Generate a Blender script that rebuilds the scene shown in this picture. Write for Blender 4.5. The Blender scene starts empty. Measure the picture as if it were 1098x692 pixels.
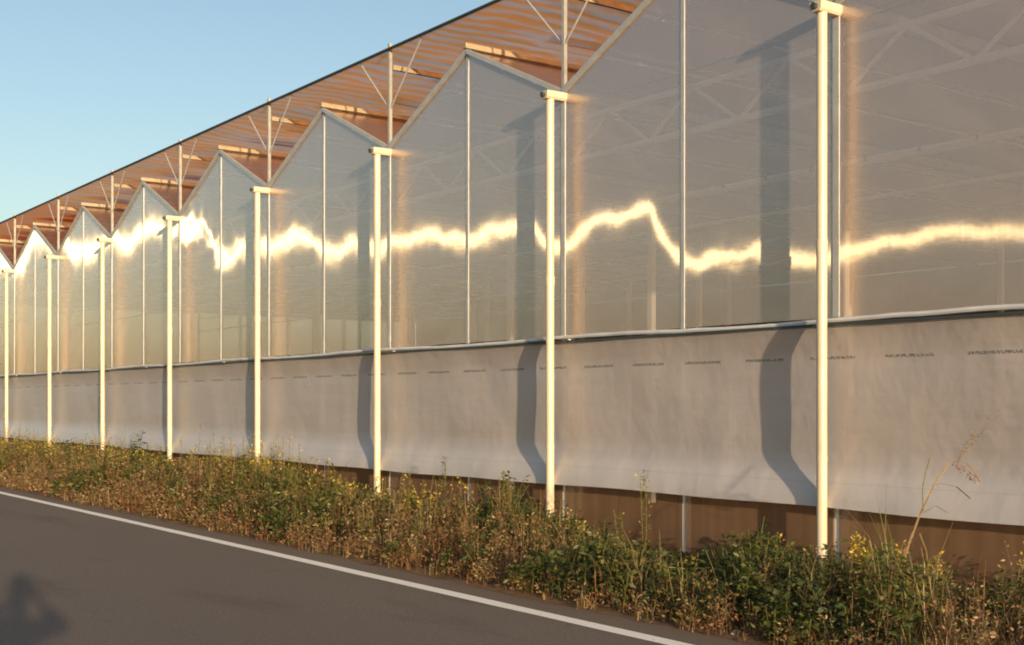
import bpy, bmesh, math, random
import numpy as np
from mathutils import Vector, Matrix
random.seed(7); rng = np.random.default_rng(7)
SC = bpy.context.scene
COL = SC.collection
R = math.radians

# ------------------------------------------------------------------ layout (metres)
# the greenhouse wall runs along +Y in the plane x = D; the camera stands on the road at the origin
F = 1340.0                    # focal length in photo pixels
TH = R(36.15)                 # yaw of the view away from +Y towards +X
EYE = 1.65
D = 9.03
V0, W = 7.39, 3.955           # first valley, bay width
B0, B1 = -1, 10               # valleys that are built
GUT, PEAK, NET = 5.25, 6.17, 6.64
RAIL, HEM, SILL = 2.39, 0.71, 0.06
DEPTH = 20.0
ROAD0, ROAD1 = -0.7, 6.40
SUN_AZ, SUN_EL = R(195.0), R(7.9)
def val(n): return V0 + n * W
Y0, Y1 = val(B0), val(B1)

# ------------------------------------------------------------------ node helpers
def mat(name):
    m = bpy.data.materials.new(name); m.use_nodes = True
    m.node_tree.nodes.clear()
    return m, m.node_tree.nodes, m.node_tree.links
def nd(ns, t, **kw):
    n = ns.new(t)
    for k, v in kw.items():
        if k == 'inp':
            for a, b in v.items(): n.inputs[a].default_value = b
        else: setattr(n, k, v)
    return n
def mth(ns, ls, op, a, b=None, c=None, clamp=False):
    n = ns.new('ShaderNodeMath'); n.operation = op; n.use_clamp = clamp
    for i, v in enumerate((a, b, c)):
        if v is None: continue
        if isinstance(v, (int, float)): n.inputs[i].default_value = v
        else: ls.new(v, n.inputs[i])
    return n.outputs[0]
def noise(ns, ls, vec, scale, detail=3, rough=.55, mapscale=None, dist=0):
    if mapscale:
        mp = nd(ns, 'ShaderNodeMapping'); mp.inputs['Scale'].default_value = mapscale
        ls.new(vec, mp.inputs['Vector']); vec = mp.outputs[0]
    n = nd(ns, 'ShaderNodeTexNoise', inp={'Scale': scale, 'Detail': detail, 'Roughness': rough, 'Distortion': dist})
    ls.new(vec, n.inputs['Vector']); return n.outputs['Fac']
def ramp(ns, ls, fac, stops, interp='LINEAR'):
    r = nd(ns, 'ShaderNodeValToRGB'); r.color_ramp.interpolation = interp
    e = r.color_ramp.elements
    while len(e) < len(stops): e.new(.5)
    for i, (p, c) in enumerate(stops):
        e[i].position = p; e[i].color = (*c, 1) if len(c) == 3 else c
    ls.new(fac, r.inputs[0]); return r.outputs[0]
def mixc(ns, ls, fac, a, b, mode='MIX'):
    n = nd(ns, 'ShaderNodeMix', data_type='RGBA', blend_type=mode)
    for i, v in ((0, fac), (6, a), (7, b)):
        if isinstance(v, (int, float)): n.inputs[i].default_value = v
        elif isinstance(v, tuple): n.inputs[i].default_value = (*v, 1)
        else: ls.new(v, n.inputs[i])
    return n.outputs[2]
def pos(ns): return nd(ns, 'ShaderNodeNewGeometry').outputs['Position']
def out(ns, ls, sh):
    o = nd(ns, 'ShaderNodeOutputMaterial'); ls.new(sh, o.inputs['Surface'])
def mixs(ns, ls, fac, a, b):
    n = nd(ns, 'ShaderNodeMixShader')
    if isinstance(fac, (int, float)): n.inputs[0].default_value = fac
    else: ls.new(fac, n.inputs[0])
    ls.new(a, n.inputs[1]); ls.new(b, n.inputs[2]); return n.outputs[0]
def principled(ns, ls, col, rough=.6, metal=0., spec=.4):
    p = nd(ns, 'ShaderNodeBsdfPrincipled')
    if isinstance(col, tuple): p.inputs['Base Color'].default_value = (*col, 1)
    else: ls.new(col, p.inputs['Base Color'])
    if isinstance(rough, (int, float)): p.inputs['Roughness'].default_value = rough
    else: ls.new(rough, p.inputs['Roughness'])
    p.inputs['Metallic'].default_value = metal
    p.inputs['Specular IOR Level'].default_value = spec
    return p
def bump(ns, ls, h, strength, dist, p):
    b = nd(ns, 'ShaderNodeBump', inp={'Strength': strength, 'Distance': dist})
    ls.new(h, b.inputs['Height']); ls.new(b.outputs[0], p.inputs['Normal'])

def simple(name, col, rough=.6, metal=0., var=.12, scale=6., spec=.4, bmp=0.):
    m, ns, ls = mat(name); P = pos(ns)
    n = noise(ns, ls, P, scale, 5)
    lo = tuple(c * (1 - var) for c in col); hi = tuple(min(1, c * (1 + var)) for c in col)
    c = ramp(ns, ls, n, [(.3, lo), (.7, hi)])
    p = principled(ns, ls, c, rough, metal, spec)
    if bmp: bump(ns, ls, noise(ns, ls, P, scale * 12, 4), bmp, .01, p)
    out(ns, ls, p.outputs[0]); return m

# ------------------------------------------------------------------ glazing film
def s_at(px, d=D):            # photo column -> position along the wall
    z = F * d / (math.cos(TH) * (px + 430)); return (z - d * math.sin(TH)) / math.cos(TH)
GLINT = [(1500,250),(1240,256),(1098,250),(1060,249),(1020,251),(980,256),(940,264),(905,272),(885,276),(866,279),(848,279),
         (812,271),(780,273),(741,283),(733,280),(722,270),(715,258),(705,238),(697,224),(680,228),(660,236),(640,240),(625,248),
         (611,262),(600,265),(590,262),(580,250),(574,243),(553,243),(540,247),(520,251),(500,257),(480,256),(460,252),(440,256),
         (420,261),(404,267),(377,262),(359,271),(344,268),(323,255),(308,259),(296,266),(278,264),(258,268),(240,277),
         (234,274),(224,250),(211,240),(196,243),(184,252),(166,244),(154,248),(147,252),(142,260),(131,263),(120,252),
         (110,264),(87,271),(78,271),(70,258),(39,256),(20,285),(0,280)]
def glint_tilt(px, py):       # tilt (radians) of the sheet that sends the low sun to the eye from there
    r = math.hypot(F, px - 549); ev = math.atan((432 - py) / r)
    phi = TH + math.atan((px - 549) / F) - TH   # azimuth from the axis
    va = math.degrees(phi + TH) + 180; dl = R(abs(va - 195.0)) / 2
    return math.asin((math.sin(SUN_EL) - math.sin(ev)) / (2 * math.cos(dl)))
def film(name, tint, transp, glint=True, ribs=True):
    m, ns, ls = mat(name); P = pos(ns)
    m.cycles.use_bump_map_correction = False
    sep = nd(ns, 'ShaderNodeSeparateXYZ'); ls.new(P, sep.inputs[0]); Y, Z = sep.outputs[1], sep.outputs[2]
    big = noise(ns, ls, P, 1.0, 4, mapscale=(1, .55, .35))
    streak = noise(ns, ls, P, 1.0, 2, mapscale=(1, 30, .25))
    fine = noise(ns, ls, P, 1.0, 2, mapscale=(1, 75, .6))
    wet = noise(ns, ls, P, 1.0, 4, mapscale=(1, .8, 5))
    c = mixc(ns, ls, big, tuple(t * .86 for t in tint), tuple(min(1, t * 1.1) for t in tint))
    c = mixc(ns, ls, mth(ns, ls, 'MULTIPLY', fine, .35), c, (.66, .58, .5))
    dif = nd(ns, 'ShaderNodeBsdfDiffuse'); tra = nd(ns, 'ShaderNodeBsdfTranslucent')
    ls.new(c, dif.inputs[0]); ls.new(c, tra.inputs[0])
    sh = mixs(ns, ls, .38, dif.outputs[0], tra.outputs[0])
    tp = nd(ns, 'ShaderNodeBsdfTransparent'); tp.inputs[0].default_value = (.95, .92, .9, 1)
    f = mth(ns, ls, 'MULTIPLY_ADD', streak, .12, transp - .06)
    f = mth(ns, ls, 'MULTIPLY_ADD', mth(ns, ls, 'SUBTRACT', wet, .5), .06, f, clamp=True)
    sh = mixs(ns, ls, f, sh, tp.outputs[0])
    # soft reflection of the surroundings
    g = nd(ns, 'ShaderNodeBsdfAnisotropic', inp={'Roughness': .27, 'Anisotropy': .3})
    g.inputs['Color'].default_value = (1, .88, .82, 1)
    tg = nd(ns, 'ShaderNodeCombineXYZ'); tg.inputs[2].default_value = 1; ls.new(tg.outputs[0], g.inputs['Tangent'])
    fr = nd(ns, 'ShaderNodeFresnel', inp={'IOR': 1.55})
    # wavy sheet: low bumps
    wav = noise(ns, ls, P, 1.0, 2, mapscale=(1, .9, .9))
    b = nd(ns, 'ShaderNodeBump', inp={'Strength': .5, 'Distance': .03}); ls.new(wav, b.inputs['Height'])
    ls.new(b.outputs[0], g.inputs['Normal'])
    sh = mixs(ns, ls, mth(ns, ls, 'MULTIPLY_ADD', fr.outputs[0], 2.0, .19, clamp=True), sh, g.outputs[0])
    if glint:
        # the flute walls inside the twin-wall sheet: a second mirror facing along the wall, bent by the sheet's own warp
        ss = [(s_at(px), glint_tilt(px, py)) for px, py in GLINT]
        ss.sort(); lo, hi = Y0 - 1, Y1 + 2; A = R(2.0)
        pts = [((s - lo) / (hi - lo), t / (2 * A) + .5) for s, t in ss]
        pts = [(0, pts[0][1])] + [p for p in pts if 0.001 < p[0] < .999] + [(1, pts[-1][1])]
        fc = nd(ns, 'ShaderNodeFloatCurve'); cv = fc.mapping.curves[0]
        cv.points[0].location = pts[0]; cv.points[-1].location = pts[-1]
        for p in pts[1:-1]: cv.points.new(*p)
        for p in cv.points: p.handle_type = 'AUTO_CLAMPED'
        fc.mapping.update()
        u = nd(ns, 'ShaderNodeMapRange', inp={'From Min': lo, 'From Max': hi}); ls.new(Y, u.inputs[0])
        ls.new(u.outputs[0], fc.inputs['Value'])
        t = mth(ns, ls, 'MULTIPLY_ADD', fc.outputs[0], 2 * A, -A)
        # some sheets are more crumpled than others
        ac = nd(ns, 'ShaderNodeFloatCurve'); cv = ac.mapping.curves[0]
        ap = sorted(((s_at(px) - lo) / (hi - lo), v) for px, v in ((1400, .25), (850, .25), (825, .35), (780, 1.), (745, .6), (725, .3), (300, .25), (245, .3), (215, .8), (190, .6), (160, .15), (90, .2), (10, .2)))
        ap = [(0, .25)] + [p for p in ap if .001 < p[0] < .999] + [(1, .35)]
        cv.points[0].location = ap[0]; cv.points[-1].location = ap[-1]
        for p in ap[1:-1]: cv.points.new(p[0], min(1, p[1]))
        ac.mapping.update(); ls.new(u.outputs[0], ac.inputs['Value'])
        amp = mth(ns, ls, 'MULTIPLY', ac.outputs[0], R(1.9))
        w1 = noise(ns, ls, P, 1.0, 1, .5, mapscale=(1, 2.0, 2.6))
        w2 = noise(ns, ls, P, 1.0, 1, .5, mapscale=(1, 14, 30))
        t = mth(ns, ls, 'MULTIPLY_ADD', mth(ns, ls, 'SUBTRACT', w1, .5), amp, t)
        t = mth(ns, ls, 'MULTIPLY_ADD', mth(ns, ls, 'SUBTRACT', w2, .5), R(.14), t)
        az = nd(ns, 'ShaderNodeMapRange', inp={'From Min': 4, 'From Max': 30, 'To Min': R(214), 'To Max': R(199)}); ls.new(Y, az.inputs[0])
        sx = mth(ns, ls, 'SINE', az.outputs[0]); cy = mth(ns, ls, 'COSINE', az.outputs[0])
        cb = nd(ns, 'ShaderNodeCombineXYZ'); ls.new(sx, cb.inputs[0]); ls.new(cy, cb.inputs[1]); ls.new(mth(ns, ls, 'TANGENT', t), cb.inputs[2])
        nv = nd(ns, 'ShaderNodeVectorMath', operation='NORMALIZE'); ls.new(cb.outputs[0], nv.inputs[0])
        gl = nd(ns, 'ShaderNodeBsdfAnisotropic', distribution='GGX', inp={'Roughness': GL_R, 'Anisotropy': GL_A})
        gl.inputs['Color'].default_value = (1, .88, .62, 1)
        ls.new(tg.outputs[0], gl.inputs['Tangent']); ls.new(nv.outputs[0], gl.inputs['Normal'])
        k = nd(ns, 'ShaderNodeMapRange', inp={'From Min': 5, 'From Max': 30, 'To Min': GL_K0, 'To Max': GL_K1}); ls.new(Y, k.inputs[0])
        kk = mth(ns, ls, 'MULTIPLY', k.outputs[0], mth(ns, ls, 'MULTIPLY_ADD', fine, 1.2, .4))
        sh = mixs(ns, ls, kk, sh, gl.outputs[0])
    out(ns, ls, sh); return m
GL_R, GL_A = .15, .89
GL_K0, GL_K1 = .0014, .0065

M = {}
M['film'] = film('twinwall_film', (.95, .80, .79), .69)
M['roof_film'] = film('roof_film', (.66, .55, .54), .74, glint=False)
def low_film():
    m, ns, ls = mat('lower_film'); P = pos(ns)
    st = noise(ns, ls, P, 1, 3, mapscale=(1, 7, .3)); bl = noise(ns, ls, P, 1, 4, mapscale=(1, 1.2, 2.5))
    c = mixc(ns, ls, st, (.20, .12, .07), (.52, .36, .24)); c = mixc(ns, ls, mth(ns, ls, 'MULTIPLY', bl, .5), c, (.30, .18, .11))
    d = nd(ns, 'ShaderNodeBsdfDiffuse'); ls.new(c, d.inputs[0]); t = nd(ns, 'ShaderNodeBsdfTranslucent'); ls.new(c, t.inputs[0])
    sh = mixs(ns, ls, .4, d.outputs[0], t.outputs[0])
    tp = nd(ns, 'ShaderNodeBsdfTransparent'); sh = mixs(ns, ls, .35, sh, tp.outputs[0])
    g = nd(ns, 'ShaderNodeBsdfGlossy', inp={'Roughness': .18}); fr = nd(ns, 'ShaderNodeFresnel', inp={'IOR': 1.5})
    sh = mixs(ns, ls, fr.outputs[0], sh, g.outputs[0]); out(ns, ls, sh); return m
M['low_film'] = low_film()
def curtain_mat():
    m, ns, ls = mat('curtain_film'); P = pos(ns)
    sep = nd(ns, 'ShaderNodeSeparateXYZ'); ls.new(P, sep.inputs[0]); Y, Z = sep.outputs[1], sep.outputs[2]
    a = noise(ns, ls, P, 1, 5, mapscale=(1, .5, 6)); b = noise(ns, ls, P, 1, 4, mapscale=(1, 1.3, 1.3)); v = noise(ns, ls, P, 1, 2, mapscale=(1, 22, .3))
    c = mixc(ns, ls, a, (.76, .71, .71), (.88, .83, .83)); c = mixc(ns, ls, mth(ns, ls, 'MULTIPLY', b, .4), c, (.68, .64, .66))
    c = mixc(ns, ls, mth(ns, ls, 'MULTIPLY', v, .25), c, (.6, .54, .48))
    # doubled film near the hem is paler
    h = nd(ns, 'ShaderNodeMapRange', inp={'From Min': 1.10, 'From Max': .98}); ls.new(Z, h.inputs[0])
    c = mixc(ns, ls, mth(ns, ls, 'MULTIPLY', h.outputs[0], .75), c, (.93, .92, .95))
    # printed dashes in one row
    zz = mth(ns, ls, 'ABSOLUTE', mth(ns, ls, 'SUBTRACT', Z, 2.055)); band = mth(ns, ls, 'LESS_THAN', zz, .013)
    rep = mth(ns, ls, 'LESS_THAN', mth(ns, ls, 'MODULO', mth(ns, ls, 'ADD', Y, .2), .82), .50)
    ch = mth(ns, ls, 'GREATER_THAN', noise(ns, ls, P, 1, 2, mapscale=(1, 60, 40)), .47)
    k = mth(ns, ls, 'MULTIPLY', mth(ns, ls, 'MULTIPLY', band, rep), ch)
    c = mixc(ns, ls, mth(ns, ls, 'MULTIPLY', k, .75), c, (.05, .05, .05))
    # stitched seams and creases along the length
    s1 = mth(ns, ls, 'LESS_THAN', mth(ns, ls, 'ABSOLUTE', mth(ns, ls, 'SUBTRACT', Z, 2.235)), .006)
    s2 = mth(ns, ls, 'LESS_THAN', mth(ns, ls, 'ABSOLUTE', mth(ns, ls, 'SUBTRACT', Z, .93)), .006)
    c = mixc(ns, ls, mth(ns, ls, 'MULTIPLY', mth(ns, ls, 'ADD', s1, s2), .5), c, (.75, .72, .7))
    d = nd(ns, 'ShaderNodeBsdfDiffuse'); ls.new(c, d.inputs[0]); t = nd(ns, 'ShaderNodeBsdfTranslucent'); ls.new(c, t.inputs[0])
    bp = nd(ns, 'ShaderNodeBump', inp={'Strength': .75, 'Distance': .03})
    ls.new(mth(ns, ls, 'ADD', mth(ns, ls, 'MULTIPLY', a, .35), mth(ns, ls, 'MULTIPLY', b, 1.5)), bp.inputs['Height']); ls.new(bp.outputs[0], d.inputs['Normal'])
    sh = mixs(ns, ls, .5, d.outputs[0], t.outputs[0])
    tp = nd(ns, 'ShaderNodeBsdfTransparent'); tp.inputs[0].default_value = (.92, .92, .96, 1); sh = mixs(ns, ls, .11, sh, tp.outputs[0])
    g = nd(ns, 'ShaderNodeBsdfGlossy', inp={'Roughness': .55}); ls.new(bp.outputs[0], g.inputs['Normal'])
    fr = nd(ns, 'ShaderNodeFresnel', inp={'IOR': 1.45}); sh = mixs(ns, ls, mth(ns, ls, 'MULTIPLY_ADD', fr.outputs[0], 1.6, .10), sh, g.outputs[0])
    out(ns, ls, sh); return m
M['curtain'] = curtain_mat()
M['rear_film'] = simple('rear_film', (.34, .27, .22), .8, 0, .3, .8)
def net_mat():
    m, ns, ls = mat('shade_net'); P = pos(ns)
    sep = nd(ns, 'ShaderNodeSeparateXYZ'); ls.new(P, sep.inputs[0]); Y = sep.outputs[1]
    wob = noise(ns, ls, P, 1, 3, mapscale=(.45, .3, 1)); wob2 = noise(ns, ls, P, 1, 2, mapscale=(1.6, 1.1, 1))
    y = mth(ns, ls, 'MULTIPLY_ADD', wob, 1.1, Y); y = mth(ns, ls, 'MULTIPLY_ADD', wob2, .22, y)
    st = mth(ns, ls, 'SINE', mth(ns, ls, 'MULTIPLY', y, 2 * math.pi / .30))
    st = mth(ns, ls, 'MULTIPLY_ADD', noise(ns, ls, P, 1, 4, mapscale=(1.4, 3.5, 1)), 2.6, mth(ns, ls, 'ADD', st, -1.3))
    f = nd(ns, 'ShaderNodeMapRange', inp={'From Min': -.9, 'From Max': 1.1}); ls.new(st, f.inputs[0])
    red = nd(ns, 'ShaderNodeMapRange', inp={'From Min': val(6) + .4, 'From Max': val(6) + 1.2}); ls.new(Y, red.inputs[0])
    ora = mixc(ns, ls, red.outputs[0], (.88, .34, .10), (.84, .15, .035))
    gry = mixc(ns, ls, red.outputs[0], (.80, .58, .50), (.74, .22, .07))
    c = mixc(ns, ls, f.outputs[0], ora, gry)
    d = nd(ns, 'ShaderNodeBsdfDiffuse'); ls.new(c, d.inputs[0]); t = nd(ns, 'ShaderNodeBsdfTranslucent'); ls.new(c, t.inputs[0])
    sh = mixs(ns, ls, .62, d.outputs[0], t.outputs[0])
    tp = nd(ns, 'ShaderNodeBsdfTransparent'); ls.new(mixc(ns, ls, f.outputs[0], (1, .36, .12), (.58, .41, .34)), tp.inputs[0])
    sh = mixs(ns, ls, .40, sh, tp.outputs[0]); out(ns, ls, sh); return m
M['net'] = net_mat()
M['cream'] = simple('cream_pipe', (.56, .49, .37), .35, 0, .07, 3., .5)
M['galv'] = simple('galvanised', (.38, .39, .37), .42, .35, .15, 8.)
M['galv_in'] = simple('galvanised_inner', (.92, .92, .90), .5, 0, .05, 5.)
M['trim'] = simple('alu_trim', (.42, .44, .45), .45, .3, .12, 6.)
M['ridge'] = simple('ridge_steel', (.36, .29, .20), .5, .2, .2, 5.)
M['cable'] = simple('dark_cable', (.035, .05, .055), .6)
M['clip'] = simple('clip_plastic', (.25, .17, .10), .6)
M['white_rail'] = simple('white_rail', (.50, .53, .57), .45, 0, .12, 4.)
M['soil'] = simple('soil', (.17, .105, .062), .95, 0, .4, 2.5, .1, .6)
M['stone'] = simple('stone', (.42, .40, .38), .85, 0, .3, 20., .2, .6)

# ------------------------------------------------------------------ mesh builder
class MB:
    def __init__(s): s.v = []; s.f = []
    def add(s, vs, fs):
        o = len(s.v); s.v += [tuple(v) for v in vs]; s.f += [tuple(i + o for i in f) for f in fs]; return s
    def box(s, x0, x1, y0, y1, z0, z1):
        return s.add([(x0,y0,z0),(x1,y0,z0),(x1,y1,z0),(x0,y1,z0),(x0,y0,z1),(x1,y0,z1),(x1,y1,z1),(x0,y1,z1)],
                     [(0,3,2,1),(4,5,6,7),(0,1,5,4),(1,2,6,5),(2,3,7,6),(3,0,4,7)])
    def tube(s, pts, r, n=10, caps=True):
        pts = [Vector(p) for p in pts]; rs = r if isinstance(r, (list, tuple)) else [r] * len(pts)
        base = len(s.v); up = None
        for i, p in enumerate(pts):
            d = (pts[min(i + 1, len(pts) - 1)] - pts[max(i - 1, 0)]).normalized()
            if up is None: up = Vector((0, 0, 1)) if abs(d.z) < .9 else Vector((1, 0, 0))
            a = d.cross(up).normalized(); b = a.cross(d).normalized()
            for k in range(n):
                t = 2 * math.pi * k / n
                s.v.append(tuple(p + (a * math.cos(t) + b * math.sin(t)) * rs[i]))
        for i in range(len(pts) - 1):
            for k in range(n):
                q = base + i * n; s.f.append((q + k, q + (k + 1) % n, q + n + (k + 1) % n, q + n + k))
        if caps:
            s.f.append(tuple(base + k for k in range(n))[::-1]); e = base + (len(pts) - 1) * n
            s.f.append(tuple(e + k for k in range(n)))
        return s
    def bar(s, a, b, w, h):     # square bar from a to b
        a, b = Vector(a), Vector(b); d = (b - a).normalized()
        up = Vector((0, 0, 1)) if abs(d.z) < .95 else Vector((1, 0, 0))
        u = d.cross(up).normalized() * w / 2; v = u.cross(d).normalized() * h / 2
        vs = [p + i * u + j * v for p in (a, b) for i, j in ((-1,-1),(1,-1),(1,1),(-1,1))]
        return s.add(vs, [(0,1,2,3),(7,6,5,4),(0,4,5,1),(1,5,6,2),(2,6,7,3),(3,7,4,0)])
    def build(s, name, m, parent=None, smooth=False, bevel=0., closed=True):
        me = bpy.data.meshes.new(name); me.from_pydata(s.v, [], s.f); me.update()
        bm = bmesh.new(); bm.from_mesh(me); (bmesh.ops.recalc_face_normals(bm, faces=bm.faces) if closed else None)
        if bevel: bmesh.ops.bevel(bm, geom=list(bm.edges), offset=bevel, segments=2, affect='EDGES', profile=.7)
        bm.to_mesh(me); bm.free()
        if smooth:
            me.polygons.foreach_set('use_smooth', [True] * len(me.polygons))
            me.set_sharp_from_angle(angle=R(40))
        o = bpy.data.objects.new(name, me); COL.objects.link(o); me.materials.append(m)
        if parent: o.parent = parent; o.matrix_parent_inverse = Matrix.Translation(-parent.location)
        return o
def tag(o, label=None, cat=None, group=None, kind=None):
    for k, v in (('label', label), ('category', cat), ('group', group), ('kind', kind)):
        if v: o[k] = v
    return o
def empty(name, loc=(0, 0, 0)):
    o = bpy.data.objects.new(name, None); o.location = loc; COL.objects.link(o); return o

# ------------------------------------------------------------------ ground, road
def ground_mat():
    m, ns, ls = mat('dry_field'); P = pos(ns)
    n = noise(ns, ls, P, .35, 6); n2 = noise(ns, ls, P, 9, 5)
    c = ramp(ns, ls, n, [(.3, (.16, .10, .05)), (.55, (.24, .165, .085)), (.75, (.17, .15, .06))])
    c = mixc(ns, ls, mth(ns, ls, 'MULTIPLY', n2, .6), c, (.12, .08, .045))
    p = principled(ns, ls, c, .95, 0, .1); bump(ns, ls, n2, .6, .05, p); out(ns, ls, p.outputs[0]); return m
def sheet(name, x0, x1, y0, y1, z, m, nx=1, ny=1, kind='structure'):
    b = MB(); xs = np.linspace(x0, x1, nx + 1); ys = np.linspace(y0, y1, ny + 1)
    vs = [(x, y, z) for y in ys for x in xs]
    b.add(vs, [(j*(nx+1)+i, j*(nx+1)+i+1, (j+1)*(nx+1)+i+1, (j+1)*(nx+1)+i) for j in range(ny) for i in range(nx)])
    o = b.build(name, m); tag(o, kind=kind); return o
sheet('ground', -1500, 1500, -1500, 1500, -.012, ground_mat())
def asphalt():
    m, ns, ls = mat('asphalt'); P = pos(ns)
    g = noise(ns, ls, P, 75, 4, .8); pt = noise(ns, ls, P, .55, 5, mapscale=(1, .35, 1)); md = noise(ns, ls, P, 6, 5)
    c = ramp(ns, ls, g, [(.32, (.06, .05, .043)), (.5, (.175, .147, .125)), (.68, (.36, .305, .26))])
    c = mixc(ns, ls, mth(ns, ls, 'MULTIPLY', pt, .65), c, (.12, .10, .087))
    c = mixc(ns, ls, mth(ns, ls, 'MULTIPLY', md, .3), c, (.20, .17, .148))
    bl = noise(ns, ls, P, 1.0, 4, .6, mapscale=(1.1, .28, 1)); dk = nd(ns, 'ShaderNodeMapRange', inp={'From Min': .56, 'From Max': .68}); ls.new(bl, dk.inputs[0])
    c = mixc(ns, ls, mth(ns, ls, 'MULTIPLY', dk.outputs[0], .38), c, (.085, .072, .064))
    sp = noise(ns, ls, P, 26, 2, .5); sd = nd(ns, 'ShaderNodeMapRange', inp={'From Min': .60, 'From Max': .72}); ls.new(sp, sd.inputs[0])
    c = mixc(ns, ls, mth(ns, ls, 'MULTIPLY', sd.outputs[0], .4), c, (.34, .29, .25))
    vc = nd(ns, 'ShaderNodeTexVoronoi', feature='DISTANCE_TO_EDGE', inp={'Scale': .38}); wv = nd(ns, 'ShaderNodeVectorMath', operation='ADD')
    nc = nd(ns, 'ShaderNodeTexNoise', inp={'Scale': 1.5, 'Detail': 5}); ls.new(P, nc.inputs['Vector']); ls.new(P, wv.inputs[0]); ls.new(nc.outputs['Color'], wv.inputs[1]); ls.new(wv.outputs[0], vc.inputs['Vector'])
    ck = mth(ns, ls, 'MULTIPLY', mth(ns, ls, 'LESS_THAN', vc.outputs['Distance'], .004), mth(ns, ls, 'GREATER_THAN', pt, .52))
    c = mixc(ns, ls, mth(ns, ls, 'MULTIPLY', ck, .0), c, (.04, .035, .03))
    sep = nd(ns, 'ShaderNodeSeparateXYZ'); ls.new(P, sep.inputs[0])
    e = nd(ns, 'ShaderNodeMapRange', inp={'From Min': 5.95, 'From Max': 6.45}); ls.new(mth(ns, ls, 'MULTIPLY_ADD', md, .25, sep.outputs[0]), e.inputs[0])
    c = mixc(ns, ls, mth(ns, ls, 'MULTIPLY', e.outputs[0], .5), c, (.20, .145, .10))     # dust from the verge
    p = principled(ns, ls, c, .9, 0, .2); bump(ns, ls, g, .5, .006, p); out(ns, ls, p.outputs[0]); return m
sheet('road', ROAD0, ROAD1, -120, 420, 0.0, asphalt(), 1, 8)
def paint_mat():
    m, ns, ls = mat('road_paint'); P = pos(ns)
    n = noise(ns, ls, P, 22, 6, .7); n2 = noise(ns, ls, P, 1.6, 3)
    c = mixc(ns, ls, n2, (.95, .93, .88), (.86, .83, .77))
    f = mth(ns, ls, 'GREATER_THAN', n, .64); c = mixc(ns, ls, mth(ns, ls, 'MULTIPLY', f, .65), c, (.16, .14, .12))
    p = principled(ns, ls, c, .75, 0, .3); out(ns, ls, p.outputs[0]); return m
pm = paint_mat()
def road_line(x):
    b = MB(); ys = np.arange(-120, 420, .45); n = len(ys)
    w0 = rng.uniform(-.005, .005, n); w1 = rng.uniform(-.005, .005, n)
    vs = [(x - .075 + a, y, .004) for a, y in zip(w0, ys)] + [(x + .075 + a, y, .004) for a, y in zip(w1, ys)]
    b.add(vs, [(i, n + i, n + i + 1, i + 1) for i in range(n - 1)]); tag(b.build('road_line', pm), kind='structure')
road_line(5.94); road_line(-.35)
# verge: rough soil strip with small mounds between road edge and wall foot
xs = np.linspace(ROAD1 - .05, D - .02, 15); ys = np.arange(-20, 60, .22); b = MB(); nx = len(xs)
vs = []
for y in ys:
    for i, x in enumerate(xs):
        k = (x - xs[0]) / (xs[-1] - xs[0]); vs.append((x + (rng.uniform(-.05, .05) if i == 0 else 0), y, .003 + .07 * math.sin(math.pi * k) + rng.uniform(0, .03) * (0 < i < nx - 1)))
b.add(vs, [(j*nx+i, j*nx+i+1, (j+1)*nx+i+1, (j+1)*nx+i) for j in range(len(ys)-1) for i in range(nx-1)])
tag(b.build('verge', M['soil'], smooth=True), kind='structure')
sheet('greenhouse_floor', D + .02, D + DEPTH - .02, Y0, Y1, -.004, M['soil'])
# low wooded hill across the field, behind and to the side of the viewer
def hill():
    m, ns, ls = mat('wooded_hill'); P = pos(ns); n = noise(ns, ls, P, .12, 7, .7)
    c = ramp(ns, ls, n, [(.3, (.06, .045, .02)), (.6, (.16, .10, .05)), (.8, (.09, .09, .035))])
    p = principled(ns, ls, c, 1, 0, .0); bump(ns, ls, n, 1, 3, p); out(ns, ls, p.outputs[0])
    b = MB(); ys = np.arange(-60, 620, 3.0); us = np.linspace(0, 1, 10); nx = len(us); vs = []
    ph = rng.uniform(0, 6, 6)
    for y in ys:
        top = 9 + 2.5 * math.sin(y * .03 + ph[0]) + 1.6 * math.sin(y * .09 + ph[1]) + rng.uniform(-.8, .8)
        top *= min(1, (y + 60) / 40, (620 - y) / 40) + .02
        for u in us:
            vs.append((-120 - 70 * u, y, -.1 + top * math.sin(math.pi * min(u * 1.0, 1)) ** .6 + (rng.uniform(-.7, .7) if 0 < u < 1 else 0)))
    b.add(vs, [(j*nx+i, j*nx+i+1, (j+1)*nx+i+1, (j+1)*nx+i) for j in range(len(ys)-1) for i in range(nx-1)])
    tag(b.build('hill', m, smooth=True), kind='structure')
hill()

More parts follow.
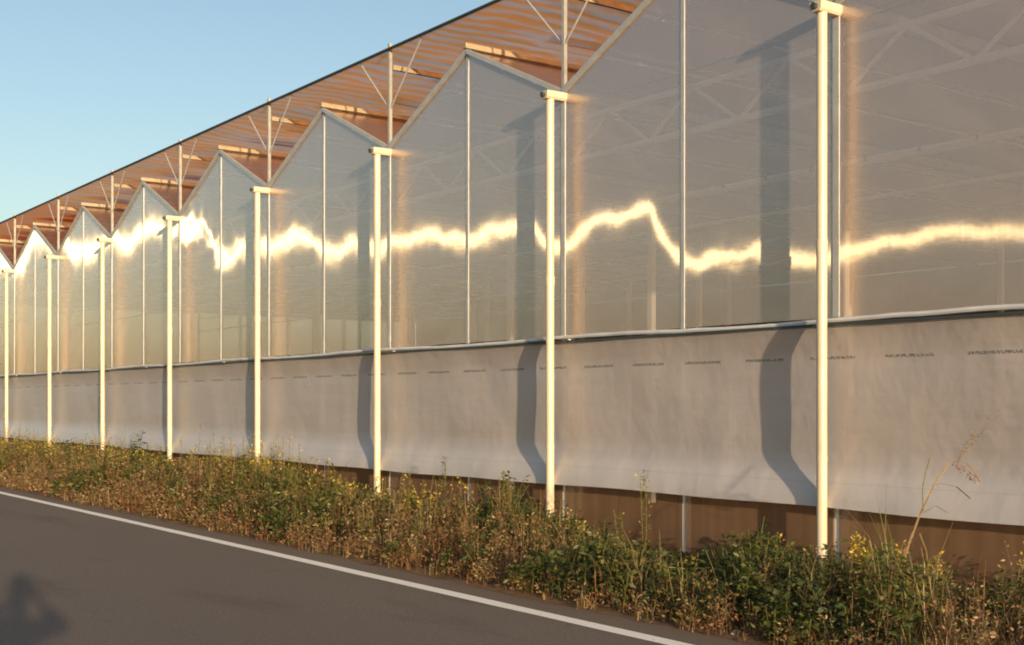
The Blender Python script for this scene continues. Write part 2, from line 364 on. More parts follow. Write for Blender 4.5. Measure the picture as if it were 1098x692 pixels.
# ------------------------------------------------------------------ greenhouse
GH = tag(empty('greenhouse', (D, V0, 0)), 'long multi-span greenhouse with pointed gables and hazy translucent walls beside the road', 'greenhouse')
def grid_poly(xf, ys, z0, z1f, nz=6):
    """wall sheet between z0 and z1f(y), sampled; xf(y, t) gives the bow"""
    b = MB(); n = len(ys); vs = []
    for y in ys:
        for k in range(nz + 1):
            t = k / nz; z = z0 + (z1f(y) - z0) * t; vs.append((xf(y, t), y, z))
    b.add(vs, [(i*(nz+1)+k, i*(nz+1)+k+1, (i+1)*(nz+1)+k+1, (i+1)*(nz+1)+k) for i in range(n-1) for k in range(nz)])
    return b
def gable_z(y):
    u = ((y - V0) % W) / W; return GUT + (PEAK - GUT) * (1 - abs(2 * u - 1))
E = 1e-4
for n in range(B0, B1):
    a, c = val(n), val(n + 1); mid = (a + c) / 2
    for (p, q) in ((a, mid), (mid, c)):
        ys = np.linspace(p + .02, q - .02, 9)
        zf = (lambda y, a=a: GUT + (PEAK - GUT) * (1 - abs(2 * (y - a) / W - 1)) - .03)
        grid_poly(lambda y, t: D - .006 + .004 * t, ys, RAIL + .03, zf, 8).build('gable_panel', M['film'], GH, closed=False)
        grid_poly(lambda y, t: D + .008 + .004 * t, ys[::4], SILL + .04, lambda y: RAIL - .03, 2).build('lower_panel', M['low_film'], GH, closed=False)
        # sloping roof edge trim along the gable
        za, zb = gable_z(p + E), gable_z(q - E)
        MB().bar((D - .012, p, za), (D - .012, q, zb), .05, .055).build('gable_trim', M['trim'], GH)
        # roof sheet
        MB().add([(D + .03, p, za + .015), (D + DEPTH, p, za + .015), (D + DEPTH, q, zb + .015), (D + .03, q, zb + .015)], [(0, 1, 2, 3)]).build('roof_panel', M['roof_film'], GH, closed=False)
        # purlins under the roof
        for k in (.33, .66):
            y = p + (q - p) * k; z = za + (zb - za) * k - .05
            MB().tube([(D + .06, y, z), (D + DEPTH, y, z)], .016, 6).build('purlin', M['galv_in'], GH)
    # ridge bar
    MB().box(D - .06, D + DEPTH, mid - .045, mid + .045, PEAK + .03, PEAK + .10).build('ridge_bar', M['ridge'], GH, bevel=.01)
    # middle mullion
    MB().box(D - .012, D + .03, mid - .028, mid + .028, RAIL + .02, PEAK - .03).build('mullion', M['trim'], GH, bevel=.006)
    MB().box(D + .02, D + .08, mid - .03, mid + .03, .0, RAIL).build('stud', M['galv_in'], GH)
    # bar across the gable, wires with clips, lattice truss close behind the sheet
    y0, y1 = a + .03, c - .03
    gz = 5.71; u = (gz - GUT) / (PEAK - GUT) * W / 2
    MB().tube([(D + .05, a + u, gz), (D + .05, c - u, gz)], .014, 8).build('gable_tie', M['galv'], GH)
    for z, m_, r_ in ((5.07, M['cable'], .012), (3.81, M['galv_in'], .022)):
        w = MB().tube([(D + .03, y0, z), (D + .03, (y0 + y1) / 2, z - .012), (D + .03, y1, z)], r_, 6).build('wire', m_, GH)
        for i in range(7 if n < 5 else 0):
            y = y0 + (i + .5) * (y1 - y0) / 7; MB().box(D + .008, D + .06, y - .016, y + .016, z - .022, z + .022).build('clip', M['clip'], w)
    MB().tube([(D + .13, y0, 4.93), (D + .13, y1, 4.93)], .034, 8).build('truss_chord', M['galv_in'], GH)
    MB().tube([(D + .13, y0, 4.47), (D + .13, y1, 4.47)], .038, 8).build('truss_chord', M['galv_in'], GH)
    step = W / 6
    for i in range(6):
        ya, yb = c - i * step, c - (i + 1) * step
        za, zb = (4.47, 4.93) if i % 2 == 0 else (4.93, 4.47)
        MB().tube([(D + .13, ya, za), (D + .13, yb, zb)], .022, 6).build('truss_brace', M['galv_in'], GH)
    # trusses and posts deeper inside
    for dx in (5.0, 10.0):
        MB().tube([(D + dx, y0, 4.93), (D + dx, y1, 4.93)], .03, 6).build('inner_beam', M['galv_in'], GH)
        MB().tube([(D + dx, y0, 4.45), (D + dx, y1, 4.45)], .03, 6).build('inner_beam', M['galv_in'], GH)
for n in range(B0, B1 + 1):
    y = val(n)
    # facade post behind / between the sheets
    MB().box(D - .012, D + .05, y - .04, y + .04, RAIL + .03, GUT - .02).build('valley_post', M['trim'], GH, bevel=.008)
    MB().box(D + .02, D + .12, y - .05, y + .05, 0, RAIL).build('stud', M['galv_in'], GH)
    for dx in (5.0, 10.0, 15.0):
        MB().box(D + dx - .05, D + dx + .05, y - .05, y + .05, 0, GUT - .1).build('inner_post', M['galv_in'], GH)
    # valley gutter: open trough
    g = MB(); x0, x1 = D + .06, D + DEPTH
    prof = [(-.10, .05), (-.07, -.06), (.07, -.06), (.10, .05), (.09, .05), (.062, -.048), (-.062, -.048), (-.09, .05)]
    vs = [(x, y + a, GUT + z - .03) for x in (x0, x1) for a, z in prof]
    g.add(vs, [(i, (i + 1) % 8, 8 + (i + 1) % 8, 8 + i) for i in range(8)]).build('gutter', M['galv'], GH)
    # downpipe with spout, bands and brackets
    dp = MB().tube([(D - .20, y, .0), (D - .20, y, .02), (D - .20, y, GUT - .115)], .0475, 20).build('downpipe', M['cream'], GH, smooth=True)
    sp = MB()
    prof = [(-.070, .035), (-.066, -.03), (-.045, -.055), (.045, -.055), (.066, -.03), (.070, .035)]
    vs = [(x, y + a, GUT - .06 + z) for x in (D - .29, D + .055) for a, z in prof]; k = len(prof)
    sp.add(vs, [(i, (i + 1) % k, k + (i + 1) % k, k + i) for i in range(k)] + [tuple(range(k)), tuple(range(k, 2 * k))])
    sp.build('spout', M['cream'], dp, bevel=.006)
    MB().tube([(D - .288, y, GUT - .07), (D - .325, y, GUT - .07)], .030, 12).build('spout_cap', M['cable'], dp)
    for z in (1.15, 3.0):
        br = MB(); br.tube([(D - .20, y, z - .02), (D - .20, y, z + .02)], .0505, 20); br.build('pipe_band', M['cream'], dp, smooth=True)
    MB().tube([(D - .20, y, 3.02), (D - .20, y, 3.10)], .053, 20).build('pipe_collar', M['cream'], dp, smooth=True)
# mid rail with slight sag, base sill
b = MB(); ys = np.linspace(Y0, Y1, 200)
pts = [(D - .055, y, RAIL + .012 * math.sin(y * 1.3) + rng.uniform(-.004, .004)) for y in ys]
b.tube(pts, .024, 8); b.build('wall_rail', M['white_rail'], GH, smooth=True)
MB().box(D - .10, D - .02, Y0, Y1, RAIL - .05, RAIL - .026).build('rail_channel', M['cable'], GH)
pts = [(D - .05, y, SILL + .012 * math.sin(y * 2.1) + rng.uniform(-.006, .006)) for y in ys]
MB().tube(pts, .035, 8).build('sill', M['white_rail'], GH, smooth=True)
# end and rear walls
for y in (Y0 - .02, Y1 + .02):
    MB().box(D + .02, D + DEPTH, y - .01, y + .01, 0, GUT - .08).build('end_wall', M['roof_film'], GH)
MB().box(D + DEPTH + .02, D + DEPTH + .04, Y0, Y1, 0, GUT).build('rear_wall', M['rear_film'], GH)
for n in range(B0, B1):
    a, c = val(n), val(n + 1)
    MB().add([(D + DEPTH - .03, a, GUT + .0), (D + DEPTH - .03, a, GUT + .04), (D + DEPTH - .025, (a + c) / 2, PEAK + .04), (D + DEPTH - .03, c, GUT + .04), (D + DEPTH - .03, c, GUT)], [(0, 1, 2, 3, 4)]).build('rear_gable', M['rear_film'], GH, closed=False)

# ------------------------------------------------------------------ roll-up curtain
CT = tag(empty('roll_up_curtain', (D, V0, HEM)), 'whitish plastic curtain with a row of dark printed dashes hung below the mid rail', 'curtain')
ys = np.arange(Y0, Y1, .14); nz = 26; b = MB(); vs = []
ph = rng.uniform(0, 6, 8)
def hem(y): return HEM + .008 * math.sin(y * .7 + ph[0]) + .006 * math.sin(y * 2.3 + ph[1])
for y in ys:
    for k in range(nz + 1):
        t = k / nz                                  # 0 at the rail, 1 at the hem
        z = RAIL - .035 + (hem(y) - RAIL + .035) * t
        # pulled in below the rail, flared over the hem pipe
        inn = .075 * min(1, (t / .16)) ** .7 if t < .16 else .075
        e = max(0, (t - .70) / .30); inn = inn - .16 * e * e * (3 - 2 * e)
        x = D - .085 + .035 + inn - .0 \
            + .006 * math.sin(y * 3.1 + 5 * t + ph[2]) + .005 * math.sin(y * 1.1 - 9 * t + ph[3]) + .003 * math.sin(y * 8.0 + ph[4]) * t
        vs.append((x - .035, y, z))
b.add(vs, [(i*(nz+1)+k, (i+1)*(nz+1)+k, (i+1)*(nz+1)+k+1, i*(nz+1)+k+1) for i in range(len(ys)-1) for k in range(nz)])
b.build('fabric', M['curtain'], CT, smooth=True, closed=False)
MB().tube([(D - .135, y, hem(y) + .012) for y in ys], .014, 8).build('roller_pipe', M['white_rail'], CT, smooth=True)

# ------------------------------------------------------------------ shade canopy on posts over the roof
CN = tag(empty('shade_canopy', (D, V0, GUT)), 'striped orange shade net stretched flat over the greenhouse roof on thin posts', 'shade net')
b = MB(); ys = np.arange(Y0 - .3, Y1 + .3, .16); xs = np.linspace(D - .02, D + DEPTH, 60); nx = len(xs); vs = []
for y in ys:
    for i, x in enumerate(xs):
        u = ((y - V0) % W) / W
        e = min(1, (x - xs[0]) / .8)
        vs.append((x, y, NET - e * (.05 * math.sin(math.pi * u) + .035 * math.sin(y * 2 * math.pi / .36 + .5 * math.sin(x * .7)) * (.6 + .4 * math.sin(x * 1.3)) + .02 * math.sin(x * 1.9 + y))))
b.add(vs, [(j*nx+i, j*nx+i+1, (j+1)*nx+i+1, (j+1)*nx+i) for j in range(len(ys)-1) for i in range(nx-1)])
b.build('net', M['net'], CN, smooth=True)
MB().tube([(D - .025, y, NET + .005) for y in (Y0 - .3, Y1 + .3)], .022, 8).build('edge_cable', M['cable'], CN)
for n in range(B0, B1 + 1):
    y = val(n)
    MB().bar((D + .01, y, GUT + .04), (D + .01, y, NET + .09), .046, .046).build('post', M['galv'], CN)
    MB().bar((D + .05, y, 6.40), (D + DEPTH, y, 6.40), .05, .07).build('cross_beam', M['ridge'], CN)
    for s in (-1, 1):
        MB().tube([(D + .01, y + s * .03, 5.82), (D + .01, y + s * .84, NET - .02)], .012, 8).build('brace', M['trim'], CN)
    for dx in (5., 10., 15.):
        MB().bar((D + dx, y, GUT + .04), (D + dx, y, NET - .10), .05, .05).build('post', M['galv'], CN)

# ------------------------------------------------------------------ weeds
def plant_mat(name, trans=.35, rough=.7):
    m, ns, ls = mat(name)
    a = nd(ns, 'ShaderNodeVertexColor', layer_name='tone')
    d = nd(ns, 'ShaderNodeBsdfDiffuse'); ls.new(a.outputs[0], d.inputs[0])
    t = nd(ns, 'ShaderNodeBsdfTranslucent'); ls.new(a.outputs[0], t.inputs[0])
    sh = mixs(ns, ls, trans, d.outputs[0], t.outputs[0])
    g = nd(ns, 'ShaderNodeBsdfGlossy', inp={'Roughness': .5}); sh = mixs(ns, ls, .03, sh, g.outputs[0])
    out(ns, ls, sh); return m
M['plant'] = plant_mat('plant')
class Foliage:
    def __init__(s): s.P = []; s.C = []
    def leaf(s, c, d, n, L, Wd, col):           # diamond leaf, slightly folded
        c = np.asarray(c, float); d = np.asarray(d, float); d = d / (np.linalg.norm(d) + 1e-9)
        w = np.cross(d, n); w = w / (np.linalg.norm(w) + 1e-9) * Wd / 2
        s.P.append(np.array([c, c + d * L * .45 + w, c + d * L, c + d * L * .45 - w])); s.C.append(col)
    def stem(s, pts, r, col):
        for a, b2 in zip(pts[:-1], pts[1:]):
            a = np.asarray(a); b2 = np.asarray(b2); dd = b2 - a
            for w in (np.array([.72, -.7, 0]) * r, np.array([.7, .72, 0]) * r):
                s.P.append(np.array([a - w, a + w, b2 + w * .85, b2 - w * .85])); s.C.append(col)
    def build(s, name, parent=None):
        P = np.array(s.P).reshape(-1, 3); n = len(s.P)
        me = bpy.data.meshes.new(name); me.vertices.add(4 * n); me.vertices.foreach_set('co', P.ravel())
        me.loops.add(4 * n); me.loops.foreach_set('vertex_index', np.arange(4 * n, dtype=np.int32))
        me.polygons.add(n); me.polygons.foreach_set('loop_start', np.arange(0, 4 * n, 4, dtype=np.int32))
        at = me.color_attributes.new('tone', 'FLOAT_COLOR', 'CORNER')
        cc = np.ones((n, 4)); cc[:, :3] = np.array(s.C); at.data.foreach_set('color', np.repeat(cc, 4, axis=0).ravel())
        me.update(calc_edges=True); me.validate()
        o = bpy.data.objects.new(name, me); COL.objects.link(o); me.materials.append(M['plant'])
        if parent: o.parent = parent; o.matrix_parent_inverse = Matrix.Translation(-parent.location)
        return o
def jit(c, v=.25):
    c = np.asarray(c) * rng.uniform(1 - v, 1 + v); return np.clip(c * rng.uniform(.92, 1.08, 3), .005, .9)
RUST, TAN, STRAW = (.215, .112, .05), (.25, .165, .08), (.30, .22, .11)
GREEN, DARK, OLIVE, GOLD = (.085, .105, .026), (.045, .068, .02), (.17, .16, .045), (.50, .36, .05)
def unit(az, el): return np.array([math.cos(az) * math.cos(el), math.sin(az) * math.cos(el), math.sin(el)])
def curve_stem(x, y, h, lean, az, seg=4):
    return [np.array([x + math.cos(az) * lean * (k / seg) ** 1.6, y + math.sin(az) * lean * (k / seg) ** 1.6, .02 + h * k / seg]) for k in range(seg + 1)]
def along(pts, t):
    k = min(int(t * (len(pts) - 1)), len(pts) - 2); f = t * (len(pts) - 1) - k; return pts[k] * (1 - f) + pts[k + 1] * f
def dry(fo, x, y, h, nl, sc=1.):
    tone = (RUST, RUST, TAN, STRAW)[rng.integers(4)]; up = rng.choice([0., .5, 1., 1.]) * (.4 + .8 * min(1, max(0, (x - 6.5) / 1.2)))
    for _ in range(rng.integers(1, 4)):
        az = rng.uniform(0, 6.28); pts = curve_stem(x + rng.uniform(-.04, .04), y + rng.uniform(-.04, .04), h * rng.uniform(.7, 1), rng.uniform(.02, .25) * h, az)
        fo.stem(pts, .002, jit((.15, .10, .05), .35))
        for _ in range(nl):
            t = rng.uniform(.02, 1); c = along(pts, t); a = rng.uniform(0, 6.28)
            d = unit(a, rng.uniform(-.4, 1.1)); L = rng.uniform(.016, .042) * sc
            off = unit(a, .4) * rng.uniform(0, .05 + .07 * (1 - t)) 
            fo.leaf(c + off, d, rng.normal(size=3), L, L * rng.uniform(.2, .5), jit(tone if rng.uniform() > (.62 * t - .12) * up else (OLIVE, GREEN, OLIVE)[rng.integers(3)], .4))
def green(fo, x, y, h, nl, sc=1., tone=None, spread=.14):
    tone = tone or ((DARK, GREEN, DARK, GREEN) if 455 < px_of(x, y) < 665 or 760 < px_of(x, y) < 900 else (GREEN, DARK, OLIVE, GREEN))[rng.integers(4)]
    for _ in range(rng.integers(2, 4)):
        az = rng.uniform(0, 6.28); pts = curve_stem(x + rng.uniform(-.05, .05), y + rng.uniform(-.05, .05), h * rng.uniform(.65, 1), rng.uniform(.05, .35) * h, az)
        fo.stem(pts, .003, jit(OLIVE, .3))
        for _ in range(nl):
            t = rng.uniform(.08, 1) ** .85; c = along(pts, t); a = rng.uniform(0, 6.28)
            d = unit(a, rng.uniform(-.6, .7)); L = rng.uniform(.032, .078) * sc
            off = unit(a, rng.uniform(-.2, .5)) * rng.uniform(0, spread) * (1.15 - t)
            fo.leaf(c + off, d, np.array([0, 0, 1]) + rng.normal(size=3) * .5, L, L * rng.uniform(.3, .6), jit(tone, .4))
def golden(fo, x, y, h, nl, plume=.35):
    az = rng.uniform(0, 6.28); pts = curve_stem(x, y, h, rng.uniform(.02, .12) * h, az, 5)
    fo.stem(pts, .003, jit(OLIVE, .3))
    for _ in range(nl):
        t = rng.uniform(.12, 1); c = along(pts, t); a = rng.uniform(0, 6.28)
        if t > 1 - plume:
            k = (1 - t) / plume; off = unit(a, .5) * rng.uniform(0, .02 + .07 * k); L = rng.uniform(.018, .04)
            fo.leaf(c + off, unit(a, rng.uniform(0, 1.3)), rng.normal(size=3), L, L * .6, jit((GOLD, OLIVE, GOLD)[rng.integers(3)], .3))
        else:
            L = rng.uniform(.04, .08); fo.leaf(c, unit(a, rng.uniform(-.1, .7)), np.array([0, 0, 1.]) + rng.normal(size=3) * .3, L, L * .2, jit((OLIVE, GREEN)[rng.integers(2)], .3))
def tuft(fo, x, y, h, n):
    tone = (TAN, STRAW, OLIVE, RUST)[rng.integers(4)]
    for _ in range(n):
        a = rng.uniform(0, 6.28); hh = h * rng.uniform(.5, 1.1); ln = rng.uniform(.1, .7) * hh
        p0 = np.array([x, y, .0]) + rng.normal(size=3) * (.03, .03, 0); p1 = p0 + unit(a, 0) * ln * .35 + (0, 0, hh * .65); p2 = p0 + unit(a, 0) * ln + (0, 0, hh * rng.uniform(.7, 1))
        w = np.array([-math.sin(a), math.cos(a), 0]) * .0035; c = jit(tone, .35)
        fo.P.append(np.array([p0 - w, p0 + w, p1 + w, p1 - w])); fo.C.append(c)
        fo.P.append(np.array([p1 - w, p1 + w, p2 + w * .2, p2 - w * .2])); fo.C.append(c)
# top line of the growth in the photograph
TOPX = [-200, 0, 50, 100, 150, 200, 250, 300, 330, 370, 420, 450, 500, 540, 590, 640, 700, 730, 760, 800, 850, 900, 950, 1000, 1040, 1098, 1300, 1600]
TOPY = [452, 468, 476, 476, 480, 490, 488, 490, 502, 512, 526, 532, 536, 528, 546, 562, 585, 595, 590, 562, 576, 590, 578, 604, 632, 604, 640, 680]
def px_of(x, y): z = y * math.cos(TH) + x * math.sin(TH); return 549 + F * (x * math.cos(TH) - y * math.sin(TH)) / max(z, .5)
def cap(x, y):
    p = min(1600, max(-200, px_of(x, y))); ty = np.interp(p, TOPX, TOPY)
    z = y * math.cos(TH) + x * math.sin(TH); return EYE - (ty - 432) * z / F
fd, fg, fy, ft = Foliage(), Foliage(), Foliage(), Foliage()
def patch(y, k): return math.sin(y * .9 + k) + .7 * math.sin(y * 2.3 + 2 * k) + .4 * math.sin(y * 5.1 + 3 * k)
y = -1.5
N = 0
while y < 46:
    dist = max(4., math.hypot(y, 7.6)); lod = min(1., 10. / dist)
    for _ in range(int(27 * (1 if y < 30 else .7))):
        x = rng.uniform(6.42, 8.95); yy = y + rng.uniform(0, .2)
        if abs(x - (D - .2)) < .1 and any(abs(yy - val(n)) < .08 for n in range(B0, B1)): continue
        k = (x - 6.42) / 2.53; pxx = px_of(x, yy)
        top = max(.10, cap(x, yy)) * (rng.uniform(.55, 1.0) if rng.uniform() < .9 else rng.uniform(1., 1.22)) * (1 + .12 * patch(yy, 4.))
        lim = (.24 + 1.25 * k ** .7) * rng.uniform(.7, 1.1); h = min(top, lim)
        nl = int(26 * lod + 9); sc = 1 / max(lod, .45) ** .6
        gp = .44 + .30 * patch(yy, 1.) + .45 * (k - .45)
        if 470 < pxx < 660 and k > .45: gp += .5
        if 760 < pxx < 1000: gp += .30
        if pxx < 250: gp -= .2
        u = rng.uniform()
        if u < .19: tuft(ft, x, yy, h * rng.uniform(.7, 1.45), int(11 * lod + 5))
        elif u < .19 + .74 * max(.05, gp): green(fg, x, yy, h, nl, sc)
        elif k > .4 and rng.uniform() < .26 + .45 * (230 < pxx < 480 or pxx < 60) and h > .3: golden(fy, x, yy, h * rng.uniform(1.0, 1.35), nl + 16, .32)
        else: dry(fd, x, yy, h, nl, sc)
        N += 1
    for _ in range(5 if y < 30 else 3):     # low dry fringe creeping onto the asphalt
        yy = y + rng.uniform(0, .2); x = 6.40 + abs(rng.normal(0, .12)) - .06 * (patch(yy, 2.) > .6)
        if rng.uniform() < .45: tuft(ft, x, yy, rng.uniform(.08, .22), 7)
        else: dry(fd, x, yy, rng.uniform(.08, .28), int(16 * lod + 6), 1 / max(lod, .45) ** .6)
    y += .2
for o, nm in ((fd.build('dry_weeds'), 0), (fg.build('leafy_weeds'), 1), (fy.build('yellow_weeds'), 2), (ft.build('dry_grass'), 3)):
    tag(o, ('rusty brown dried weeds filling the verge by the road', 'green leafy weeds growing through the verge below the curtain',
            'yellowish plumed weeds scattered along the back of the verge', 'tufts of straw coloured grass along the verge edge')[nm],
        ('weeds', 'weeds', 'weeds', 'grass')[nm], kind='stuff')
print('plants', N, 'faces', sum(len(f.P) for f in (fd, fg, fy, ft)))

# plants that stand out one by one
def at(px, dist_x): 
    # point on the line x = dist_x seen in photo column px
    X = px - 549; a = math.atan(X / F) + TH; return dist_x / math.tan(a)
def spire(px, x, topy, label, kind):
    y = at(px, x); z = y * math.cos(TH) + x * math.sin(TH); h = EYE - (topy - 432) * z / F
    f = Foliage()
    if kind == 'gold':
        for _ in range(5): golden(f, x + rng.uniform(-.025, .025), y + rng.uniform(-.025, .025), h * rng.uniform(.85, 1), 90, .55)
    elif kind == 'green':
        for _ in range(2): golden(f, x + rng.uniform(-.03, .03), y + rng.uniform(-.03, .03), h * rng.uniform(.9, 1), 10, .1)
        pts = curve_stem(x, y, h, .03, 1.)
        for _ in range(150):
            t = rng.uniform(.25, 1); a = rng.uniform(0, 6.28); L = rng.uniform(.02, .05)
            f.leaf(along(pts, t) + unit(a, .5) * rng.uniform(0, .015 + .09 * (1 - t)), unit(a, rng.uniform(.1, 1)), rng.normal(size=3), L, L * .3, jit((OLIVE, GREEN, OLIVE)[rng.integers(3)], .3))
    else:
        pts = curve_stem(x, y, h, .22, -1.2, 6); f.stem(pts, .005, jit(DARK, .2))
        for i in range(26):
            t = .3 + .7 * i / 26; a = i * 2.4; L = rng.uniform(.09, .15) * (1.15 - .5 * t) * (2 if kind == 'big' else 1)
            f.leaf(along(pts, t), unit(a, rng.uniform(-.2, .5)), np.array([0, 0, 1.]) + rng.normal(size=3) * .3, L, L * .5, jit(DARK, .35))
    o = f.build('goldenrod' if kind == 'gold' else 'tall_weed'); tag(o, label, 'plant')
    return o
spire(922, 8.45, 575, 'bushy yellow plume growing right behind the foot of the nearest downpipe', 'gold')
spire(692, 8.2, 508, 'slender pale green spire standing against the brown strip below the curtain', 'green')
spire(664, 8.3, 548, 'shorter green spire just beside the tallest pale green one', 'green')
spire(540, 8.3, 508, 'thin upright green weed rising above the dark green clump', 'green')
spire(145, 8.4, 462, 'dark leafy weed climbing above the rusty weeds in front of the far curtain', 'big')
spire(476, 8.5, 492, 'sparse pointed weed in front of the curtain hem', 'green')
spire(285, 8.3, 487, 'yellow plumed weed at the foot of a distant downpipe', 'gold')
spire(796, 8.3, 560, 'dark green leafy weed left of the nearest downpipe', 'leaf')

# the tall dry reed with a broken, drooping head
def reed():
    x = 7.7; y = at(968, x); f = Foliage()
    zz = y * math.cos(TH) + x * math.sin(TH); m_px = zz / F
    c, s = math.cos(TH), math.sin(TH)
    def P(px, py, off=0): # point in a plane facing the viewer through the reed's foot
        u = (px - 968) * m_px; return np.array([x + u * c + off * s, y - u * s + off * c, EYE - (py - 432) * m_px])
    st = [P(966, 640), P(968, 610), P(975, 585, .02), (P(988, 552, .03)), P(996, 532), P(1006, 512), P(1018, 497), P(1026, 495)]
    f.stem(st, .008, jit((.34, .23, .10), .1))
    f.stem([P(1026, 495), P(1036, 497, -.02), P(1044, 508, -.03), P(1049, 517, -.03)], .006, jit((.34, .18, .08), .1))
    f.stem([P(990, 548), P(991, 525, .04), P(996, 505, .06), P(1001, 492, .08)], .005, jit(OLIVE, .1))
    f.stem([P(1000, 520), P(1012, 519, .05), P(1030, 523, .08), P(1046, 536, .10)], .006, jit(GREEN, .1))
    f.stem([P(990, 550), P(1006, 543, .05), P(1020, 551, .07)], .004, jit(OLIVE, .1))
    f.stem([P(986, 572), P(993, 590), P(997, 612, .02)], .005, jit(STRAW, .1))
    for i in range(60):
        t = rng.uniform(); b0 = P(1020 + 30 * t, 494 + (22 * t) + rng.uniform(-4, 4), rng.uniform(-.03, .03)); f.leaf(b0, unit(rng.uniform(0, 6.28), -.6), rng.normal(size=3), .03, .008, jit(RUST, .3))
    # feathery seed head above
    for q in range(5):
        pa = P(1026, 496); pb = P(1040 + 9 * q, 470 - 9 * q + rng.uniform(-6, 6), rng.uniform(-.1, .1)); f.stem([pa, (pa + pb) / 2 + (0, 0, .02), pb], .0016, jit(TAN, .2))
        for i in range(16):
            t = rng.uniform(.3, 1); f.leaf(pa + (pb - pa) * t + rng.normal(size=3) * .012, unit(rng.uniform(0, 6.28), .4), rng.normal(size=3), .022, .006, jit(TAN, .3))
    tag(f.build('reed_stalk'), 'tall dry reed stalk bent over with a drooping tip before the curtain', 'reed')
reed()
def stone(px, x, sz, label):
    y = at(px, x); bm = bmesh.new(); bmesh.ops.create_icosphere(bm, subdivisions=3, radius=1)
    for v in bm.verts: v.co = Vector((v.co.x * sz, v.co.y * sz * .8, max(-.3, v.co.z) * sz * .5)) * (1 + .18 * math.sin(v.co.x * 5 + v.co.y * 4) + rng.uniform(-.04, .04)) + Vector((x, y, sz * .15))
    me = bpy.data.meshes.new('stone'); bm.to_mesh(me); bm.free(); me.materials.append(M['stone'])
    o = bpy.data.objects.new('stone', me); COL.objects.link(o); tag(o, label, 'stone')
stone(790, 6.50, .055, 'pale grey stone lying at the asphalt edge below the green weeds')

# ------------------------------------------------------------------ the person with the camera, whose shadow falls on the road
VIEW = Vector((math.sin(TH), math.cos(TH), 0)); RIGHT = Vector((math.cos(TH), -math.sin(TH), 0))
def bp(r, f, z): return RIGHT * r + VIEW * f + Vector((0, 0, z))
def skin(name, joints, edges, m, parent=None, lv=2, root=0):
    me = bpy.data.meshes.new(name); me.from_pydata([tuple(j[0]) for j in joints], edges, []); me.update()
    o = bpy.data.objects.new(name, me); COL.objects.link(o); me.materials.append(m)
    sm = o.modifiers.new('skin', 'SKIN'); sm.use_smooth_shade = True
    for i, sv in enumerate(me.skin_vertices[0].data):
        sv.radius = joints[i][1] if isinstance(joints[i][1], tuple) else (joints[i][1],) * 2; sv.use_root = (i == root)
    sd = o.modifiers.new('sub', 'SUBSURF'); sd.levels = sd.render_levels = lv
    if parent: o.parent = parent; o.matrix_parent_inverse = Matrix.Translation(-parent.location)
    return o
M['skin'] = simple('skin', (.50, .31, .22), .55, 0, .08); M['jacket'] = simple('jacket', (.06, .075, .10), .85, 0, .15)
M['trousers'] = simple('trousers', (.07, .07, .075), .85); M['hair'] = simple('hair', (.02, .017, .014), .6); M['black'] = simple('black_plastic', (.02, .02, .02), .4)
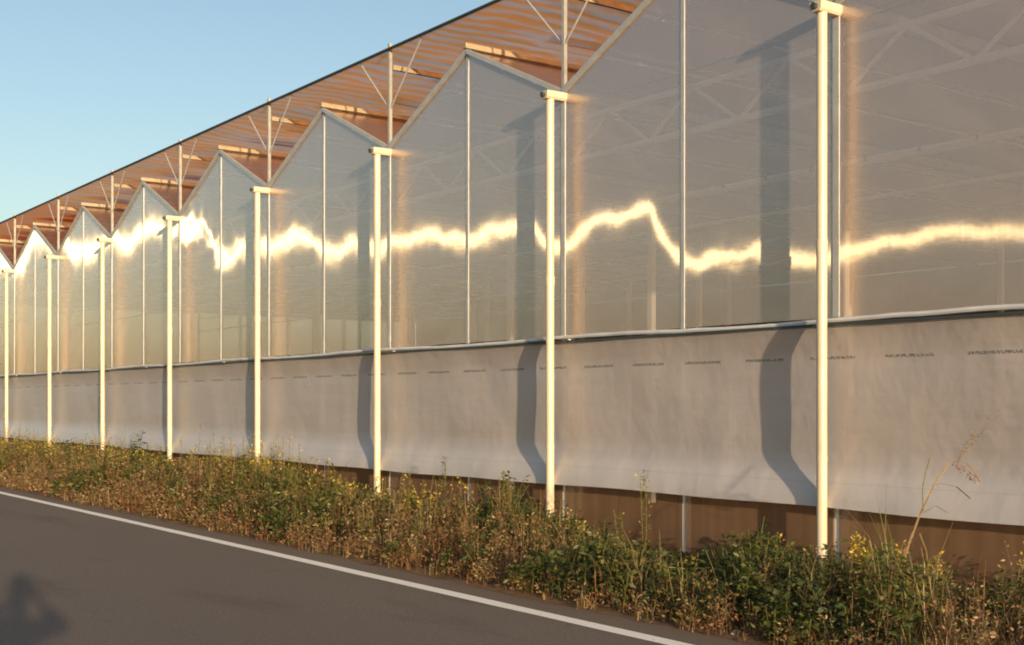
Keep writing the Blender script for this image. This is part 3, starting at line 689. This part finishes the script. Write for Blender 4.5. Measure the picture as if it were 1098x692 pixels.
def person():
    J = []; Ed = []
    def j(p, r, par=None):
        J.append((p, r)); i = len(J) - 1
        if par is not None: Ed.append((par, i))
        return i
    bk = -.24
    pel = j(bp(0, bk - .03, .92), .125); wa = j(bp(0, bk - .03, 1.08), .105, pel); ch = j(bp(0, bk - .02, 1.27), .110, wa)
    nb = j(bp(0, bk, 1.43), .065, ch); nk = j(bp(0, bk + .02, 1.50), .056, nb); h1 = j(bp(0, bk + .05, 1.58), .075, nk)
    h2 = j(bp(0, bk + .055, 1.69), .100, h1); h3 = j(bp(0, bk + .04, 1.80), .085, h2)
    for s in (-1, 1):
        sh = j(bp(s * .15, bk, 1.40), .062, nb); el = j(bp(s * .34, bk + .10, 1.40), .045, sh)
        wr = j(bp(s * .125, -.10, 1.545), .029, el); pa = j(bp(s * .10, -.075, 1.60), .034, wr)
        for k in range(4):
            a = j(bp(s * .085, -.055 + .012 * k, 1.625 + .018 * (1.5 - k)), .009, pa); b_ = j(bp(s * .068, -.028, 1.66 + .018 * (1.5 - k)), .0085, a); j(bp(s * .045, -.024, 1.675 + .018 * (1.5 - k)), .008, b_)
        t1 = j(bp(s * .082, -.09, 1.60), .010, pa); j(bp(s * .06, -.105, 1.63), .009, t1)
        hp = j(bp(s * .095, bk - .03, .86), .09, pel); kn = j(bp(s * .115, bk - .01, .48), .057, hp); an = j(bp(s * .125, bk - .04, .09), .04, kn); j(bp(s * .14, bk + .10, .045), .035, an)
    body = skin('person', J, Ed, M['skin'])
    tag(body, 'person in dark clothes on the road holding a camera to the face', 'person')
    # nose, ears and eyes belong to the head; hair, jacket, trousers, shoes over the body
    Jj = [(bp(0, bk - .03, .88), .150), (bp(0, bk - .03, 1.08), .128), (bp(0, bk - .02, 1.27), .128), (bp(0, bk, 1.41), .085)]; Ej = [(0, 1), (1, 2), (2, 3)]
    for s in (-1, 1):
        i = len(Jj); Jj += [(bp(s * .15, bk, 1.39), .080), (bp(s * .34, bk + .10, 1.40), .060), (bp(s * .155, -.11, 1.50), .040)]; Ej += [(3, i), (i, i + 1), (i + 1, i + 2)]
    skin('jacket', Jj, Ej, M['jacket'], body)
    Jt = [(bp(0, bk - .03, .95), .140)]; Et = []
    for s in (-1, 1):
        i = len(Jt); Jt += [(bp(s * .097, bk - .03, .84), .105), (bp(s * .115, bk - .01, .48), .075), (bp(s * .125, bk - .04, .08), .062)]; Et += [(0, i), (i, i + 1), (i + 1, i + 2)]
    skin('trousers', Jt, Et, M['trousers'], body)
    skin('hair', [(bp(0, bk - .01, 1.60), .075), (bp(0, bk + .02, 1.72), .112), (bp(0, bk + .04, 1.83), .098)], [(0, 1), (1, 2)], M['hair'], body)
    for s in (-1, 1):
        skin('shoe', [(bp(s * .125, bk - .07, .045), .042), (bp(s * .135, bk + .04, .045), .042), (bp(s * .145, bk + .16, .035), .033)], [(0, 1), (1, 2)], M['black'], body)
        MB().tube([bp(s * .03, bk + .137, 1.665), bp(s * .03, bk + .147, 1.665)], [.014, .006], 10).build('eye', M['black'], body)
        MB().tube([bp(s * .088, bk + .05, 1.62), bp(s * .098, bk + .04, 1.65), bp(s * .09, bk + .05, 1.685)], [.010, .018, .012], 8).build('ear', M['skin'], body, smooth=True)
    MB().tube([bp(0, bk + .135, 1.675), bp(0, bk + .160, 1.63)], [.008, .018], 8).build('nose', M['skin'], body, smooth=True)
    MB().tube([bp(-.022, bk + .128, 1.595), bp(0, bk + .134, 1.594), bp(.022, bk + .128, 1.595)], .006, 6).build('mouth', M['hair'], body)
    cam = tag(empty('handheld_camera', bp(0, -.06, EYE)), 'black camera held up to the face of the person on the road', 'camera')
    def ob(r0, r1, f0, f1, z0, z1, nm, bev):
        b = MB(); b.add([bp(r, f, z) for z in (z0, z1) for r, f in ((r0, f0), (r1, f0), (r1, f1), (r0, f1))], [(0,3,2,1),(4,5,6,7),(0,1,5,4),(1,2,6,5),(2,3,7,6),(3,0,4,7)]); b.build(nm, M['black'], cam, bevel=bev)
    ob(-.065, .065, -.085, -.045, 1.605, 1.69, 'camera_body', .008); ob(-.025, .025, -.085, -.05, 1.692, 1.72, 'viewfinder', .006)
    MB().tube([bp(0, -.044, EYE), bp(0, -.012, EYE)], .032, 20).build('lens', M['black'], cam, smooth=True)
person()

# ------------------------------------------------------------------ light, sky, camera
wd = bpy.data.worlds.new('World'); SC.world = wd; wd.use_nodes = True; nt = wd.node_tree
sk = nt.nodes.new('ShaderNodeTexSky'); sk.sky_type = 'NISHITA'; sk.sun_disc = False
sk.sun_elevation = SUN_EL; sk.sun_rotation = SUN_AZ; sk.air_density = 1.0; sk.dust_density = 2.0; sk.ozone_density = 1.2
nt.links.new(sk.outputs[0], nt.nodes['Background'].inputs[0]); nt.nodes['Background'].inputs[1].default_value = .118
sl = bpy.data.lights.new('sun', 'SUN'); sl.energy = 3.9; sl.angle = R(.6); sl.color = (1, .73, .45)
so = bpy.data.objects.new('sun', sl); COL.objects.link(so)
dirv = Vector((-math.sin(SUN_AZ) * math.cos(SUN_EL), -math.cos(SUN_AZ) * math.cos(SUN_EL), -math.sin(SUN_EL)))
so.rotation_euler = dirv.to_track_quat('-Z', 'Y').to_euler(); so.location = (-20, -60, 30)
cd = bpy.data.cameras.new('camera'); co = bpy.data.objects.new('camera', cd); COL.objects.link(co); SC.camera = co
co.location = (0, 0, EYE); co.rotation_euler = (R(90), 0, -TH)
cd.sensor_width = 36; cd.lens = F / 1098 * 36; cd.shift_y = 86 / 1098; cd.clip_start = .02; cd.clip_end = 5000
vs = SC.view_settings; vs.view_transform = 'Standard'; vs.look = 'None'; vs.exposure = 0.86; vs.gamma = 1; vs.use_curve_mapping = False
cy = SC.cycles; cy.max_bounces = 8; cy.diffuse_bounces = 3; cy.glossy_bounces = 3; cy.transmission_bounces = 4; cy.transparent_max_bounces = 24
cy.use_denoising = True; cy.filter_width = 1.9; cy.sample_clamp_indirect = 4
